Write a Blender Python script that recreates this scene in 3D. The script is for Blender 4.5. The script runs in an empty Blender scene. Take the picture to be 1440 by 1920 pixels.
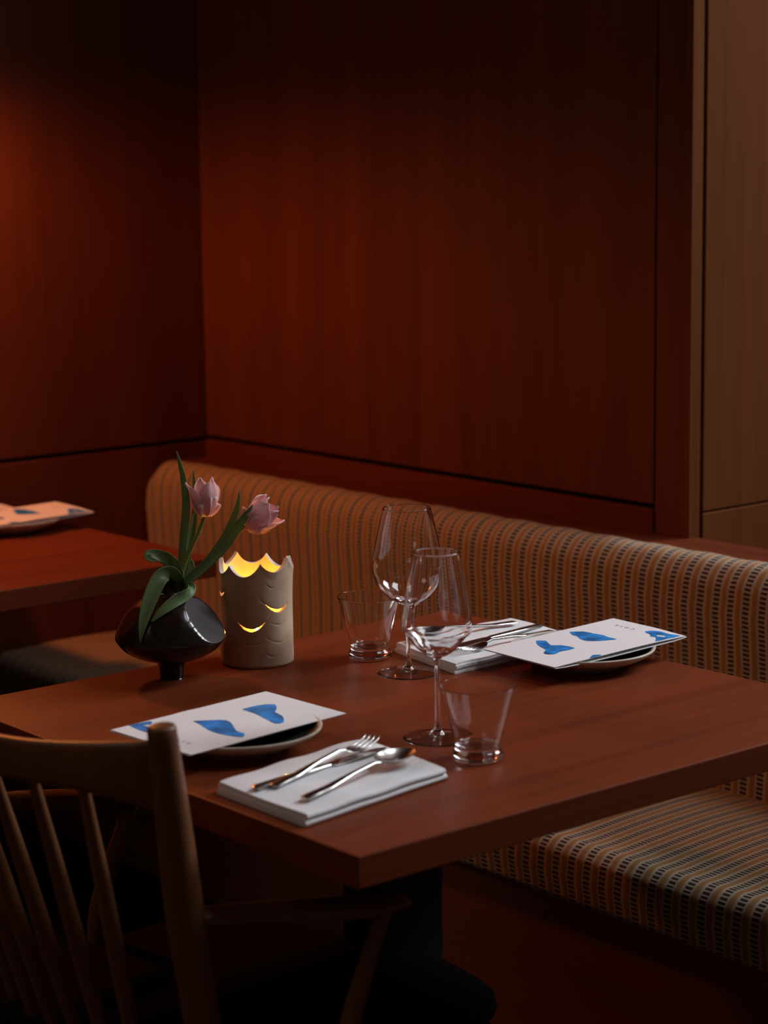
import bpy, bmesh, math, random
import numpy as np
from mathutils import Vector, Matrix
PI = math.pi
random.seed(7)
scn = bpy.context.scene
COL = scn.collection

# ------------------------------------------------------------------ camera
F_PX = 4044.4                                   # focal length in pixels of the 1440x1920 frame
YAW, PITCH, ROLL = 0.87827, 0.16381, -0.01349
CAM = np.array([1.557, -1.253, 1.417])
_cy, _sy = math.cos(YAW), math.sin(YAW)
FW = np.array([-_sy*math.cos(PITCH), _cy*math.cos(PITCH), -math.sin(PITCH)])
_r = np.array([_cy, _sy, 0.0]); _u = np.cross(_r, FW)
RT = _r*math.cos(ROLL) + _u*math.sin(ROLL)
UP = -_r*math.sin(ROLL) + _u*math.cos(ROLL)
cd = bpy.data.cameras.new('camera'); cam = bpy.data.objects.new('camera', cd); COL.objects.link(cam)
cd.sensor_fit = 'VERTICAL'; cd.sensor_height = 36.0; cd.lens = F_PX/1920*36.0
cam.matrix_world = Matrix(((RT[0], UP[0], -FW[0], CAM[0]), (RT[1], UP[1], -FW[1], CAM[1]), (RT[2], UP[2], -FW[2], CAM[2]), (0, 0, 0, 1)))
cd.dof.use_dof = True; cd.dof.focus_distance = 2.80; cd.dof.aperture_fstop = 4.5
scn.camera = cam

def ray(x, y): return (x-720)/F_PX*RT - (y-960)/F_PX*UP + FW
def onz(x, y, z): v = ray(x, y); return Vector(CAM + v*(z-CAM[2])/v[2])
def onx(x, y, X): v = ray(x, y); return Vector(CAM + v*(X-CAM[0])/v[0])
def ony(x, y, Y): v = ray(x, y); return Vector(CAM + v*(Y-CAM[1])/v[1])
def at(x, y, d): return Vector(CAM + ray(x, y)*d)

# ------------------------------------------------------------------ world, lights, exposure
w = bpy.data.worlds.new('world'); scn.world = w; w.use_nodes = True
bg = w.node_tree.nodes['Background']; bg.inputs[0].default_value = (1.0, 0.66, 0.48, 1); bg.inputs[1].default_value = 0.046

def area(name, loc, target, sx, sy, power, color):
    l = bpy.data.lights.new(name, 'AREA'); l.shape = 'RECTANGLE'; l.size = sx; l.size_y = sy
    l.energy = power; l.color = color
    o = bpy.data.objects.new(name, l); COL.objects.link(o); o.location = loc
    o.rotation_euler = (Vector(target)-Vector(loc)).to_track_quat('-Z', 'Y').to_euler(); return o
area('far_window_daylight', (0.45, 4.22, 3.25), (-0.3, 0.5, 0.75), 1.7, 1.3, 150, (0.88, 0.94, 1.0))
area('skylight', (0.6, 1.8, 3.9), (-0.3, 0.4, 0.75), 1.3, 1.3, 42, (0.92, 0.95, 1.0))
area('room_fill', (-1.5, -2.0, 3.4), (-0.5, 0.4, 0.8), 1.4, 1.0, 7, (1.0, 0.84, 0.74))  # weak soft fill added high at the front left, no window modelled there
sp = bpy.data.lights.new('pendant_bulb', 'SPOT'); sp.energy = 25; sp.color = (1.0, 0.26, 0.055); sp.spot_size = math.radians(178); sp.spot_blend = 0.5; sp.shadow_soft_size = 0.06
po = bpy.data.objects.new('pendant_bulb', sp); COL.objects.link(po); po.location = (-1.92, 0.46, 1.62)

vs = scn.view_settings
scn.display_settings.display_device = 'sRGB'
vs.view_transform = 'Standard'; vs.look = 'None'; vs.gamma = 1.0; vs.use_curve_mapping = False; vs.exposure = 0.0
scn.cycles.use_denoising = True
scn.cycles.max_bounces = 14; scn.cycles.transmission_bounces = 14; scn.cycles.transparent_max_bounces = 12
scn.cycles.sample_clamp_indirect = 12.0; scn.cycles.blur_glossy = 0.3

# ------------------------------------------------------------------ materials
def mat(name):
    m = bpy.data.materials.new(name); m.use_nodes = True
    return m, m.node_tree.nodes, m.node_tree.links, m.node_tree.nodes['Principled BSDF']
def simple(name, col, rough=0.5, spec=0.5, metal=0.0, noise=0.0, nscale=40, bump=0.0, **kw):
    m, N, L, P = mat(name)
    P.inputs['Base Color'].default_value = (*col, 1); P.inputs['Roughness'].default_value = rough
    P.inputs['Specular IOR Level'].default_value = spec; P.inputs['Metallic'].default_value = metal
    for k, v in kw.items(): P.inputs[k.replace('_', ' ')].default_value = v
    if noise or bump:
        tc = N.new('ShaderNodeTexCoord'); n = N.new('ShaderNodeTexNoise'); n.inputs['Scale'].default_value = nscale; n.inputs['Detail'].default_value = 4
        L.new(tc.outputs['Object'], n.inputs['Vector'])
        if noise:
            r = N.new('ShaderNodeValToRGB'); r.color_ramp.elements[0].position = 0.3; r.color_ramp.elements[1].position = 0.7
            r.color_ramp.elements[0].color = (*[c*(1-noise) for c in col], 1); r.color_ramp.elements[1].color = (*[min(1, c*(1+noise)) for c in col], 1)
            L.new(n.outputs['Fac'], r.inputs['Fac']); L.new(r.outputs['Color'], P.inputs['Base Color'])
        if bump:
            b = N.new('ShaderNodeBump'); b.inputs['Strength'].default_value = bump; b.inputs['Distance'].default_value = 0.002
            L.new(n.outputs['Fac'], b.inputs['Height']); L.new(b.outputs['Normal'], P.inputs['Normal'])
    return m
def wood(name, dark, light, axis, rough=0.45, spec=0.35, fine=1.0, coat=0.0, offset=(0, 0, 0)):
    """cherry veneer: grain runs along `axis`, broad figure plus fine pores"""
    m, N, L, P = mat(name)
    tc = N.new('ShaderNodeTexCoord')
    def noise(sc_along, sc_across, detail, rot=0):
        mp = N.new('ShaderNodeMapping'); s = [sc_across]*3; s[axis] = sc_along; mp.inputs['Scale'].default_value = s; mp.inputs['Location'].default_value = offset
        n = N.new('ShaderNodeTexNoise'); n.inputs['Scale'].default_value = 1; n.inputs['Detail'].default_value = detail; n.inputs['Distortion'].default_value = 0.35
        L.new(tc.outputs['Object'], mp.inputs['Vector']); L.new(mp.outputs['Vector'], n.inputs['Vector']); return n
    a = noise(0.5, 7, 3); b = noise(2.5*fine, 90*fine, 4); c = noise(1.2, 26, 3)
    m1 = N.new('ShaderNodeMix'); m1.data_type = 'FLOAT'; m1.inputs[0].default_value = 0.38
    L.new(a.outputs['Fac'], m1.inputs[2]); L.new(b.outputs['Fac'], m1.inputs[3])
    m2 = N.new('ShaderNodeMix'); m2.data_type = 'FLOAT'; m2.inputs[0].default_value = 0.35
    L.new(m1.outputs[0], m2.inputs[2]); L.new(c.outputs['Fac'], m2.inputs[3])
    r = N.new('ShaderNodeValToRGB'); r.color_ramp.elements[0].position = 0.36; r.color_ramp.elements[1].position = 0.64
    r.color_ramp.elements[0].color = (*dark, 1); r.color_ramp.elements[1].color = (*light, 1)
    L.new(m2.outputs[0], r.inputs['Fac']); L.new(r.outputs['Color'], P.inputs['Base Color'])
    P.inputs['Roughness'].default_value = rough; P.inputs['Specular IOR Level'].default_value = spec; P.inputs['Coat Weight'].default_value = coat
    P.inputs['Coat Roughness'].default_value = 0.25
    bp = N.new('ShaderNodeBump'); bp.inputs['Strength'].default_value = 0.08; bp.inputs['Distance'].default_value = 0.001
    L.new(b.outputs['Fac'], bp.inputs['Height']); L.new(bp.outputs['Normal'], P.inputs['Normal'])
    return m
def fabric():
    m, N, L, P = mat('striped_fabric')
    uv = N.new('ShaderNodeUVMap'); sep = N.new('ShaderNodeSeparateXYZ'); L.new(uv.outputs['UV'], sep.inputs[0])
    def math_(op, a, b=None, c=None):
        n = N.new('ShaderNodeMath'); n.operation = op
        for i, v in enumerate((a, b, c)):
            if v is None: continue
            if isinstance(v, (int, float)): n.inputs[i].default_value = v
            else: L.new(v, n.inputs[i])
        return n.outputs[0]
    wob = N.new('ShaderNodeTexNoise'); wob.inputs['Scale'].default_value = 9; L.new(uv.outputs['UV'], wob.inputs['Vector'])
    u = math_('ADD', sep.outputs[0], math_('MULTIPLY', math_('SUBTRACT', wob.outputs['Fac'], 0.5), 0.006))
    fu = math_('FRACT', math_('DIVIDE', u, 0.0308)); fv = math_('FRACT', math_('DIVIDE', sep.outputs[1], 0.0072))
    def band(x, a, b, s=0.03):      # soft box
        up = N.new('ShaderNodeMapRange'); up.interpolation_type = 'SMOOTHSTEP'; L.new(x, up.inputs[0]); up.inputs[1].default_value = a-s; up.inputs[2].default_value = a+s
        dn = N.new('ShaderNodeMapRange'); dn.interpolation_type = 'SMOOTHSTEP'; L.new(x, dn.inputs[0]); dn.inputs[1].default_value = b-s; dn.inputs[2].default_value = b+s
        dn.inputs[3].default_value = 1; dn.inputs[4].default_value = 0
        return math_('MULTIPLY', up.outputs[0], dn.outputs[0])
    dash = math_('MULTIPLY', band(fu, 0.06, 0.46), band(fv, 0.2, 0.8, 0.1))
    ochre = band(fu, 0.60, 0.90, 0.04)
    weave = N.new('ShaderNodeTexNoise'); weave.inputs['Scale'].default_value = 900; L.new(uv.outputs['UV'], weave.inputs['Vector'])
    def mix(f, a, b):
        n = N.new('ShaderNodeMix'); n.data_type = 'RGBA'; L.new(f, n.inputs[0])
        for i, v in ((6, a), (7, b)):
            if isinstance(v, tuple): n.inputs[i].default_value = (*v, 1)
            else: L.new(v, n.inputs[i])
        return n.outputs[2]
    c = mix(ochre, (0.45, 0.37, 0.265), (0.36, 0.175, 0.052))
    c = mix(dash, c, (0.045, 0.018, 0.015))
    c2 = N.new('ShaderNodeMix'); c2.data_type = 'RGBA'; c2.blend_type = 'MULTIPLY'; c2.inputs[0].default_value = 0.15; L.new(c, c2.inputs[6]); L.new(weave.outputs['Color'], c2.inputs[7])
    L.new(c2.outputs[2], P.inputs['Base Color'])
    P.inputs['Roughness'].default_value = 0.9; P.inputs['Specular IOR Level'].default_value = 0.15; P.inputs['Sheen Weight'].default_value = 0.15
    h = math_('ADD', math_('MULTIPLY', ochre, 0.6), math_('MULTIPLY', dash, -0.5)); h = math_('ADD', h, math_('MULTIPLY', weave.outputs['Fac'], 0.25))
    b = N.new('ShaderNodeBump'); b.inputs['Strength'].default_value = 0.6; b.inputs['Distance'].default_value = 0.0015
    L.new(h, b.inputs['Height']); L.new(b.outputs['Normal'], P.inputs['Normal'])
    return m
M = {}
M['wall'] = wood('cherry_wall_veneer', (0.086, 0.021, 0.009), (0.130, 0.034, 0.014), 2, rough=0.55, spec=0.12)
M['wall_b'] = wood('cherry_wall_veneer_reveal', (0.105, 0.030, 0.009), (0.155, 0.046, 0.0135), 2, rough=0.7, spec=0.03, offset=(3, 1, 5))
M['rail'] = wood('cherry_rail', (0.090, 0.019, 0.007), (0.135, 0.031, 0.011), 0, rough=0.75, spec=0.03)
M['table'] = wood('cherry_table_top', (0.140, 0.026, 0.0085), (0.215, 0.044, 0.0135), 1, rough=0.42, spec=0.16, offset=(2, 2, 0))
M['edge'] = wood('cherry_table_edge', (0.16, 0.05, 0.022), (0.24, 0.08, 0.034), 1, rough=0.45)
M['chair'] = wood('oiled_chair_wood', (0.13, 0.048, 0.019), (0.20, 0.078, 0.031), 2, rough=0.42, spec=0.35)
M['base'] = wood('banquette_base_wood', (0.16, 0.045, 0.022), (0.22, 0.062, 0.03), 0, rough=0.5)
M['fabric'] = fabric()
M['leather'] = simple('dark_leather', (0.010, 0.006, 0.005), 0.95, 0.03, bump=0.3, nscale=120)
M['dark'] = simple('black_steel', (0.012, 0.011, 0.010), 0.5)
M['groove'] = simple('shadow_gap_back', (0.01, 0.006, 0.004), 0.9)
M['floor'] = wood('dark_floor', (0.03, 0.014, 0.009), (0.05, 0.022, 0.013), 0, rough=0.5)
M['ceiling'] = simple('ceiling_plaster', (0.22, 0.16, 0.13), 0.9)
M['paper'] = simple('menu_card', (0.80, 0.79, 0.80), 0.7, 0.3, noise=0.03, nscale=300)
M['ink'] = simple('blue_watercolour_ink', (0.022, 0.20, 0.56), 0.6, 0.2, noise=0.6, nscale=45)
M['text'] = simple('grey_ink', (0.13, 0.135, 0.17), 0.6)
M['linen'] = simple('white_linen', (0.80, 0.80, 0.82), 0.9, 0.2, bump=0.5, nscale=500)
M['plate'] = simple('stoneware', (0.56, 0.50, 0.42), 0.35, 0.5, noise=0.15, nscale=90)
M['glaze'] = simple('dark_green_glaze', (0.018, 0.022, 0.016), 0.35, 0.5)
M['steel'] = simple('polished_steel', (0.55, 0.53, 0.51), 0.24, 0.5, 1.0)
M['vase'] = simple('brown_black_glaze', (0.016, 0.008, 0.007), 0.2, 0.5, noise=0.5, nscale=30, bump=0.03)
M['clay'] = simple('unglazed_clay', (0.50, 0.36, 0.245), 0.8, 0.25, noise=0.12, nscale=35, bump=0.25)
M['clay_rim'] = simple('glazed_clay_rim', (0.72, 0.66, 0.62), 0.45, 0.4)
M['wax'] = simple('candle_wax', (0.9, 0.8, 0.6), 0.5, 0.4)
M['tin'] = simple('candle_cup', (0.6, 0.58, 0.55), 0.3, 0.5, 1.0)
def leafmat(name, a, b):
    m, N, L, P = mat(name)
    uv = N.new('ShaderNodeUVMap'); mp = N.new('ShaderNodeMapping'); mp.inputs['Scale'].default_value = (2.0, 45, 1); L.new(uv.outputs['UV'], mp.inputs['Vector'])
    n = N.new('ShaderNodeTexNoise'); n.inputs['Scale'].default_value = 1; n.inputs['Detail'].default_value = 3; L.new(mp.outputs[0], n.inputs['Vector'])
    r = N.new('ShaderNodeValToRGB'); r.color_ramp.elements[0].position = 0.3; r.color_ramp.elements[1].position = 0.7
    r.color_ramp.elements[0].color = (*a, 1); r.color_ramp.elements[1].color = (*b, 1)
    L.new(n.outputs['Fac'], r.inputs['Fac']); L.new(r.outputs['Color'], P.inputs['Base Color'])
    P.inputs['Roughness'].default_value = 0.42; P.inputs['Specular IOR Level'].default_value = 0.4
    tr = N.new('ShaderNodeBsdfTranslucent'); L.new(r.outputs['Color'], tr.inputs['Color']); mx = N.new('ShaderNodeMixShader'); mx.inputs[0].default_value = 0.42
    out = N['Material Output']; L.new(P.outputs[0], mx.inputs[1]); L.new(tr.outputs[0], mx.inputs[2]); L.new(mx.outputs[0], out.inputs[0])
    return m
M['leaf'] = leafmat('tulip_leaf', (0.15, 0.25, 0.085), (0.25, 0.36, 0.16))
M['stem'] = leafmat('tulip_stem', (0.20, 0.24, 0.06), (0.27, 0.30, 0.09))
M['petal'] = leafmat('tulip_petal', (0.93, 0.54, 0.56), (0.97, 0.78, 0.76))
def glass():
    m, N, L, P = mat('clear_glass')
    P.inputs['Base Color'].default_value = (1, 1, 1, 1); P.inputs['Roughness'].default_value = 0.0
    P.inputs['Transmission Weight'].default_value = 1.0; P.inputs['IOR'].default_value = 1.5
    return m
M['glass'] = glass()
def emit(name, col, s):
    m, N, L, P = mat(name); P.inputs['Emission Color'].default_value = (*col, 1); P.inputs['Emission Strength'].default_value = s; P.inputs['Base Color'].default_value = (*col, 1); return m
M['flame'] = emit('candle_flame', (1.0, 0.55, 0.16), 30)

# ------------------------------------------------------------------ helpers
def link(name, me, m=None, parent=None, smooth=True):
    o = bpy.data.objects.new(name, me); COL.objects.link(o)
    if m is not None: me.materials.append(m)
    if parent is not None: o.parent = parent; o.matrix_parent_inverse = Matrix.Translation(-Vector(parent.location)) if parent.rotation_euler.z == 0 else parent.matrix_basis.inverted()
    if smooth:
        for p in me.polygons: p.use_smooth = True
    return o
def obj(name, bm, m, parent=None, smooth=False, kind=None, angle=None):
    bmesh.ops.recalc_face_normals(bm, faces=bm.faces)
    if m is M.get('glass') and bm.calc_volume(signed=True) < 0: bmesh.ops.reverse_faces(bm, faces=bm.faces)
    me = bpy.data.meshes.new(name); bm.to_mesh(me); bm.free()
    o = link(name, me, m, parent, smooth or angle is not None)
    if angle is not None:
        try: me.set_sharp_from_angle(angle=math.radians(angle))
        except Exception: pass
    if kind: o['kind'] = kind
    return o
def tag(o, label, cat, group=None):
    o['label'] = label; o['category'] = cat
    if group: o['group'] = group
    return o
def thing(name, loc, label, cat, group=None):
    o = bpy.data.objects.new(name, None); COL.objects.link(o); o.location = loc; o.empty_display_size = 0.05
    return tag(o, label, cat, group)
def box(bm, x0, x1, y0, y1, z0, z1, bevel=0.0, seg=2):
    r = bmesh.ops.create_cube(bm, size=1.0, matrix=Matrix.Translation(((x0+x1)/2, (y0+y1)/2, (z0+z1)/2)) @ Matrix.Diagonal((x1-x0, y1-y0, z1-z0, 1)))
    if bevel:
        es = {e for v in r['verts'] for e in v.link_edges}
        bmesh.ops.bevel(bm, geom=list(es), offset=bevel, segments=seg, profile=0.5, affect='EDGES')
def B(*a, **k):
    bm = bmesh.new(); box(bm, *a, **k); return bm
def lathe(bm, prof, cx=0, cy=0, cz=0, n=64, close=False, fn=None):
    rings = []
    for (r, z) in prof:
        if r < 1e-6: rings.append([bm.verts.new((cx, cy, cz+z))]); continue
        ring = []
        for k in range(n):
            a = 2*PI*k/n; x, y, zz = r*math.cos(a), r*math.sin(a), z
            if fn: x, y, zz = fn(x, y, zz)
            ring.append(bm.verts.new((cx+x, cy+y, cz+zz)))
        rings.append(ring)
    pairs = list(zip(rings, rings[1:])) + ([(rings[-1], rings[0])] if close else [])
    for a, b in pairs:
        if len(a) == 1 and len(b) == 1: continue
        for k in range(n):
            k2 = (k+1) % n
            if len(a) == 1: bm.faces.new((a[0], b[k], b[k2]))
            elif len(b) == 1: bm.faces.new((a[k], a[k2], b[0]))
            else: bm.faces.new((a[k], a[k2], b[k2], b[k]))
    return bm
def smoothpath(pts, n=8):
    """Catmull-Rom through tuples of any length"""
    P = [np.array(p, float) for p in pts]; P = [2*P[0]-P[1]] + P + [2*P[-1]-P[-2]]; out = []
    for i in range(1, len(P)-2):
        for k in range(n):
            t = k/n; a, b, c, d = P[i-1], P[i], P[i+1], P[i+2]
            out.append(0.5*((2*b)+(-a+c)*t+(2*a-5*b+4*c-d)*t*t+(-a+3*b-3*c+d)*t**3))
    out.append(P[-2]); return out
def tube(bm, pts, radii, n=12, cap=True, sx=1.0):
    """swept round bar, radii per point"""
    pts = [Vector(p) for p in pts]; rings = []; up = None
    for i, p in enumerate(pts):
        t = (pts[min(i+1, len(pts)-1)] - pts[max(i-1, 0)]).normalized()
        if up is None: up = Vector((0, 0, 1)) if abs(t.z) < 0.9 else Vector((0, 1, 0))
        s = t.cross(up).normalized(); up = s.cross(t).normalized()
        r = radii[i] if hasattr(radii, '__len__') else radii
        rings.append([bm.verts.new(p + s*math.cos(2*PI*k/n)*r*sx + up*math.sin(2*PI*k/n)*r) for k in range(n)])
    for a, b in zip(rings, rings[1:]):
        for k in range(n): bm.faces.new((a[k], a[(k+1) % n], b[(k+1) % n], b[k]))
    if cap: bm.faces.new(rings[0][::-1]); bm.faces.new(rings[-1])
    return bm
def extrude_profile(name, prof, x0, x1, nx, m, parent, fn=None, smooth=True):
    """closed profile of (y, z) swept along X, UV = metres along X and round the profile"""
    verts, faces, uvs = [], [], []
    arc = [0]
    for a, b in zip(prof, prof[1:]): arc.append(arc[-1]+math.dist(a, b))
    n = len(prof)
    for i in range(nx+1):
        x = x0+(x1-x0)*i/nx
        for (y, z) in prof:
            v = (x, y, z)
            if fn: v = fn(*v)
            verts.append(v)
    for i in range(nx):
        for k in range(n-1):
            faces.append((i*n+k, i*n+k+1, (i+1)*n+k+1, (i+1)*n+k))
            uvs += [(x0+(x1-x0)*i/nx, arc[k]), (x0+(x1-x0)*i/nx, arc[k+1]), (x0+(x1-x0)*(i+1)/nx, arc[k+1]), (x0+(x1-x0)*(i+1)/nx, arc[k])]
    me = bpy.data.meshes.new(name)
    capL = tuple(range(n-1)); capR = tuple(nx*n+k for k in range(n-1))[::-1]
    faces2 = faces+[capL, capR]
    for c in (capL, capR): uvs += [(verts[j][0]+verts[j][1], verts[j][2]) for j in c]
    me.from_pydata(verts, [], faces2); uvl = me.uv_layers.new(name='UVMap')
    uvl.data.foreach_set('uv', np.array(uvs, np.float32).ravel())
    bm = bmesh.new(); bm.from_mesh(me); bmesh.ops.recalc_face_normals(bm, faces=bm.faces); bm.to_mesh(me); bm.free()
    o = link(name, me, m, parent, smooth)
    me.set_sharp_from_angle(angle=math.radians(60))
    return o
def copy_tree(o, parent=None):
    c = o.copy(); COL.objects.link(c); c.parent = parent
    if parent is not None: c.matrix_parent_inverse = o.matrix_parent_inverse.copy()
    for ch in o.children: copy_tree(ch, c)
    return c

# ------------------------------------------------------------------ the room
XL, YB, XR = -2.18, 1.36, -0.81       # left wall plane, back wall plane, where the back wall ends
ZG, ZC = 0.828, 4.0                   # height of the horizontal shadow gap, ceiling
def structure(name, bm, m, parent=None, **k): return obj(name, bm, m, parent, kind='structure' if parent is None else None, **k)
structure('floor', B(-2.3, 3.0, -3.0, 4.3, -0.05, 0.0), M['floor'])
structure('ceiling', B(-2.3, 3.0, -3.0, 4.3, ZC, ZC+0.05), M['ceiling'])
wl = structure('wall_left', B(XL-0.12, XL-0.014, -3.0, 2.5, 0.0, ZC), M['groove'])
yv = 1.06
for (a, b, z0, z1) in ((-3.0, -0.4, ZG+0.005, ZC), (-0.394, 1.36, ZG+0.005, ZC), (-3.0, -0.4, 0.0, ZG-0.004), (-0.394, 1.36, 0.0, ZG-0.004)):
    obj('panel', B(XL-0.014, XL, a, b, z0, z1, bevel=0.0015, seg=1), M['wall'], wl)
wb = structure('wall_back', B(XL-0.1, XR, YB+0.012, YB+0.022, 0.0, ZC), M['groove'])
for (a, b, z0, z1) in ((XL, -0.889, ZG+0.009, ZC), (-0.886, XR, 0.70, ZC)):
    obj('panel', B(a, b, YB, YB+0.012, z0, z1, bevel=0.0015, seg=1), M['wall'], wb)
obj('rail', B(XL, -0.886, YB-0.004, YB+0.012, 0.70, ZG, bevel=0.0015, seg=1), M['rail'], wb)
obj('end_strip', B(XR-0.012, XR+0.001, YB-0.001, YB+0.026, 0.70, ZC, bevel=0.001, seg=1), M['wall_b'], wb)
wr = structure('wall_right', B(XR-0.12, XR-0.014, YB+0.022, 4.2, 0.0, ZC), M['groove'])
for (a, b, z0, z1) in ((YB+0.034, 4.19, ZG+0.0015, ZC), (YB+0.034, 4.19, 0.0, ZG-0.0015)):
    obj('panel', B(XR-0.014, XR, a, b, z0, z1, bevel=0.0015, seg=1), M['wall_b'], wr)
# the bay beyond the wood wall, with its window high in the far wall
WX0, WX1, WZ0, WZ1 = -0.45, 1.35, 2.35, 3.85
bm = bmesh.new()
box(bm, XR-0.02, WX0, 4.2, 4.3, 0.0, ZC); box(bm, WX1, 3.0, 4.2, 4.3, 0.0, ZC); box(bm, WX0, WX1, 4.2, 4.3, 0.0, WZ0); box(bm, WX0, WX1, 4.2, 4.3, WZ1, ZC)
structure('wall_far', bm, M['wall'])
bm = bmesh.new()
for a in ((WX0, WX0+0.04, 4.2, 4.26, WZ0, WZ1), (WX1-0.04, WX1, 4.2, 4.26, WZ0, WZ1), (WX0, WX1, 4.2, 4.26, WZ0, WZ0+0.04), (WX0, WX1, 4.2, 4.26, WZ1-0.04, WZ1)):
    box(bm, *a)
structure('window_1', bm, M['base'])
# ledge behind the banquette
structure('trim_1', B(XL, 3.0, 1.285, YB+0.02, 0.765, 0.789, bevel=0.002), M['rail'])

# ------------------------------------------------------------------ banquette
bq = thing('banquette', (-0.5, 1.0, 0.0), 'long banquette with striped patterned upholstery against the cherry wood wall', 'banquette')
def arcpts(cy, cz, r, a0, a1, n, rz=None):
    return [(cy+r*math.cos(math.radians(a0+(a1-a0)*k/n)), cz+(rz or r)*math.sin(math.radians(a0+(a1-a0)*k/n))) for k in range(n+1)]
prof = [(1.20, 0.40)] + [(1.197+0.006*math.sin(PI*k/12), 0.42+0.30*k/12) for k in range(13)]
prof += arcpts(1.247, 0.745, 0.047, 180, 90, 10, 0.052)[0:] + arcpts(1.252, 0.775, 0.028, 80, 0, 5, 0.022) + [(1.28, 0.40), (1.20, 0.40)]
extrude_profile('backrest', prof, XL+0.008, 2.6, 200, M['fabric'], bq,
    fn=lambda x, y, z: (x, y - 0.0015*math.sin(x*2*PI/0.0308), z + (0.0015*math.sin(x*2*PI/0.0308)) + (-0.03*max(0, (XL+0.05-x)/0.05)**2.5 if z > 0.7 else 0)))
prof = [(1.20, 0.355), (1.20, 0.44)] + [(1.17-0.285*k/10, 0.447+0.006*math.sin(PI*k/10)) for k in range(11)] + arcpts(0.86, 0.417, 0.030, 80, 180, 8)[0:] + [(0.828, 0.395), (0.832, 0.372)] + arcpts(0.842, 0.366, 0.01, 180, 270, 3) + [(1.20, 0.355)]
def seatfn(x, y, z):
    w_ = 0.0035*math.sin(9*(y+0.35*x)+1.3)*math.sin(5*x+1) if z > 0.43 else 0
    return (x, y, z+w_)
extrude_profile('seat_cushion', prof, XL+0.008, 2.6, 200, M['fabric'], bq, fn=seatfn)
obj('base_panel', B(XL+0.005, 2.6, 0.850, 1.28, 0.11, 0.3545, bevel=0.002, seg=1), M['base'], bq)
obj('plinth', B(XL+0.005, 2.6, 0.97, 1.28, 0.0, 0.11), M['dark'], bq)

# ------------------------------------------------------------------ tables
TZ = 0.75
def make_table():
    t = thing('dining_table', (-0.4, 0.41, 0.0), '', 'table')
    top = obj('tabletop', B(-0.8, 0.0, 0.0, 0.82, TZ-0.034, TZ, bevel=0.0016, seg=2), M['table'], t)
    obj('pedestal', B(-0.48, -0.40, 0.36, 0.46, 0.03, 0.70, bevel=0.004), M['dark'], t)
    obj('support_arm', B(-0.74, -0.06, 0.385, 0.435, 0.688, 0.7155, bevel=0.006), M['dark'], t)
    obj('support_arm', B(-0.46, -0.42, 0.08, 0.74, 0.690, 0.7155, bevel=0.006), M['dark'], t)
    obj('foot_plate', lathe(bmesh.new(), [(0, 0), (0.24, 0), (0.24, 0.012), (0.06, 0.028), (0, 0.03)], -0.44, 0.41, 0.0, 48), M['dark'], t, angle=40)
    return t
tb = make_table(); tb['label'] = 'cherry wood table in front holding vase, lantern, glasses and two menus'
tb2 = copy_tree(tb); tb2.location.x -= 1.382; tb2.scale.x = 0.988
tb2['label'] = 'second cherry wood table at the left edge beside the wall'
for o in (tb, tb2): o['group'] = 'square cherry tables'

# ------------------------------------------------------------------ plates
def make_plate(cx, cy, z):
    t = thing('plate', (cx, cy, z), '', 'plate', 'dark glazed plates under the menus')
    prof = [(0, 0.003), (0.050, 0.003), (0.051, 0.0), (0.056, 0.0), (0.060, 0.005), (0.078, 0.011), (0.090, 0.017), (0.0965, 0.0225), (0.0970, 0.0245), (0.0950, 0.0255), (0.0930, 0.0245)]
    obj('dish', lathe(bmesh.new(), prof + [(0.088, 0.0195), (0.06, 0.009), (0, 0.0075)], cx, cy, z, 96), M['plate'], t, smooth=True)
    obj('inner_glaze', lathe(bmesh.new(), [(0.0915, 0.0238), (0.088, 0.0205), (0.075, 0.0150), (0.058, 0.0105), (0, 0.0090)], cx, cy, z, 96), M['glaze'], t, smooth=True)
    return t
pR = make_plate(-0.418, 0.722, TZ); pR['label'] = 'dark plate with pale rim under the menu at the banquette side'
pL = make_plate(-0.398, 0.147, TZ); pL['label'] = 'dark plate with pale rim under the menu at the chair side'

# ------------------------------------------------------------------ menus
CW, CH = 0.135, 0.242
def menu_frame(q):
    cx, cy, cz, a, tx, ty = q
    ca, sa = math.cos(a), math.sin(a)
    def f(u, v, h=0.0):          # u across, v along, from the centre
        z = u*tx + v*ty + h
        return Vector((cx+ca*u-sa*v, cy+sa*u+ca*v, cz+z))
    return f
def sheet(name, f, m, parent, dz=lambda u, v: 0.0, th=0.0006, n=12, shift=(0, 0)):
    bm = bmesh.new(); top, bot = [], []
    for j in range(n+1):
        a, b = [], []
        for i in range(n+1):
            u = -CW/2+CW*i/n+shift[0]; v = -CH/2+CH*j/n+shift[1]; h = dz(u/CW, v/CH)
            a.append(bm.verts.new(f(u, v, h))); b.append(bm.verts.new(f(u, v, h-th)))
        top.append(a); bot.append(b)
    for j in range(n):
        for i in range(n):
            bm.faces.new((top[j][i], top[j][i+1], top[j+1][i+1], top[j+1][i])); bm.faces.new((bot[j][i], bot[j+1][i], bot[j+1][i+1], bot[j][i+1]))
    for i in range(n):
        bm.faces.new((top[0][i], bot[0][i], bot[0][i+1], top[0][i+1])); bm.faces.new((top[n][i], top[n][i+1], bot[n][i+1], bot[n][i]))
        bm.faces.new((top[i][0], top[i+1][0], bot[i+1][0], bot[i][0])); bm.faces.new((top[i][n], bot[i][n], bot[i+1][n], top[i+1][n]))
    return obj(name, bm, m, parent, angle=50)
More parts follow.
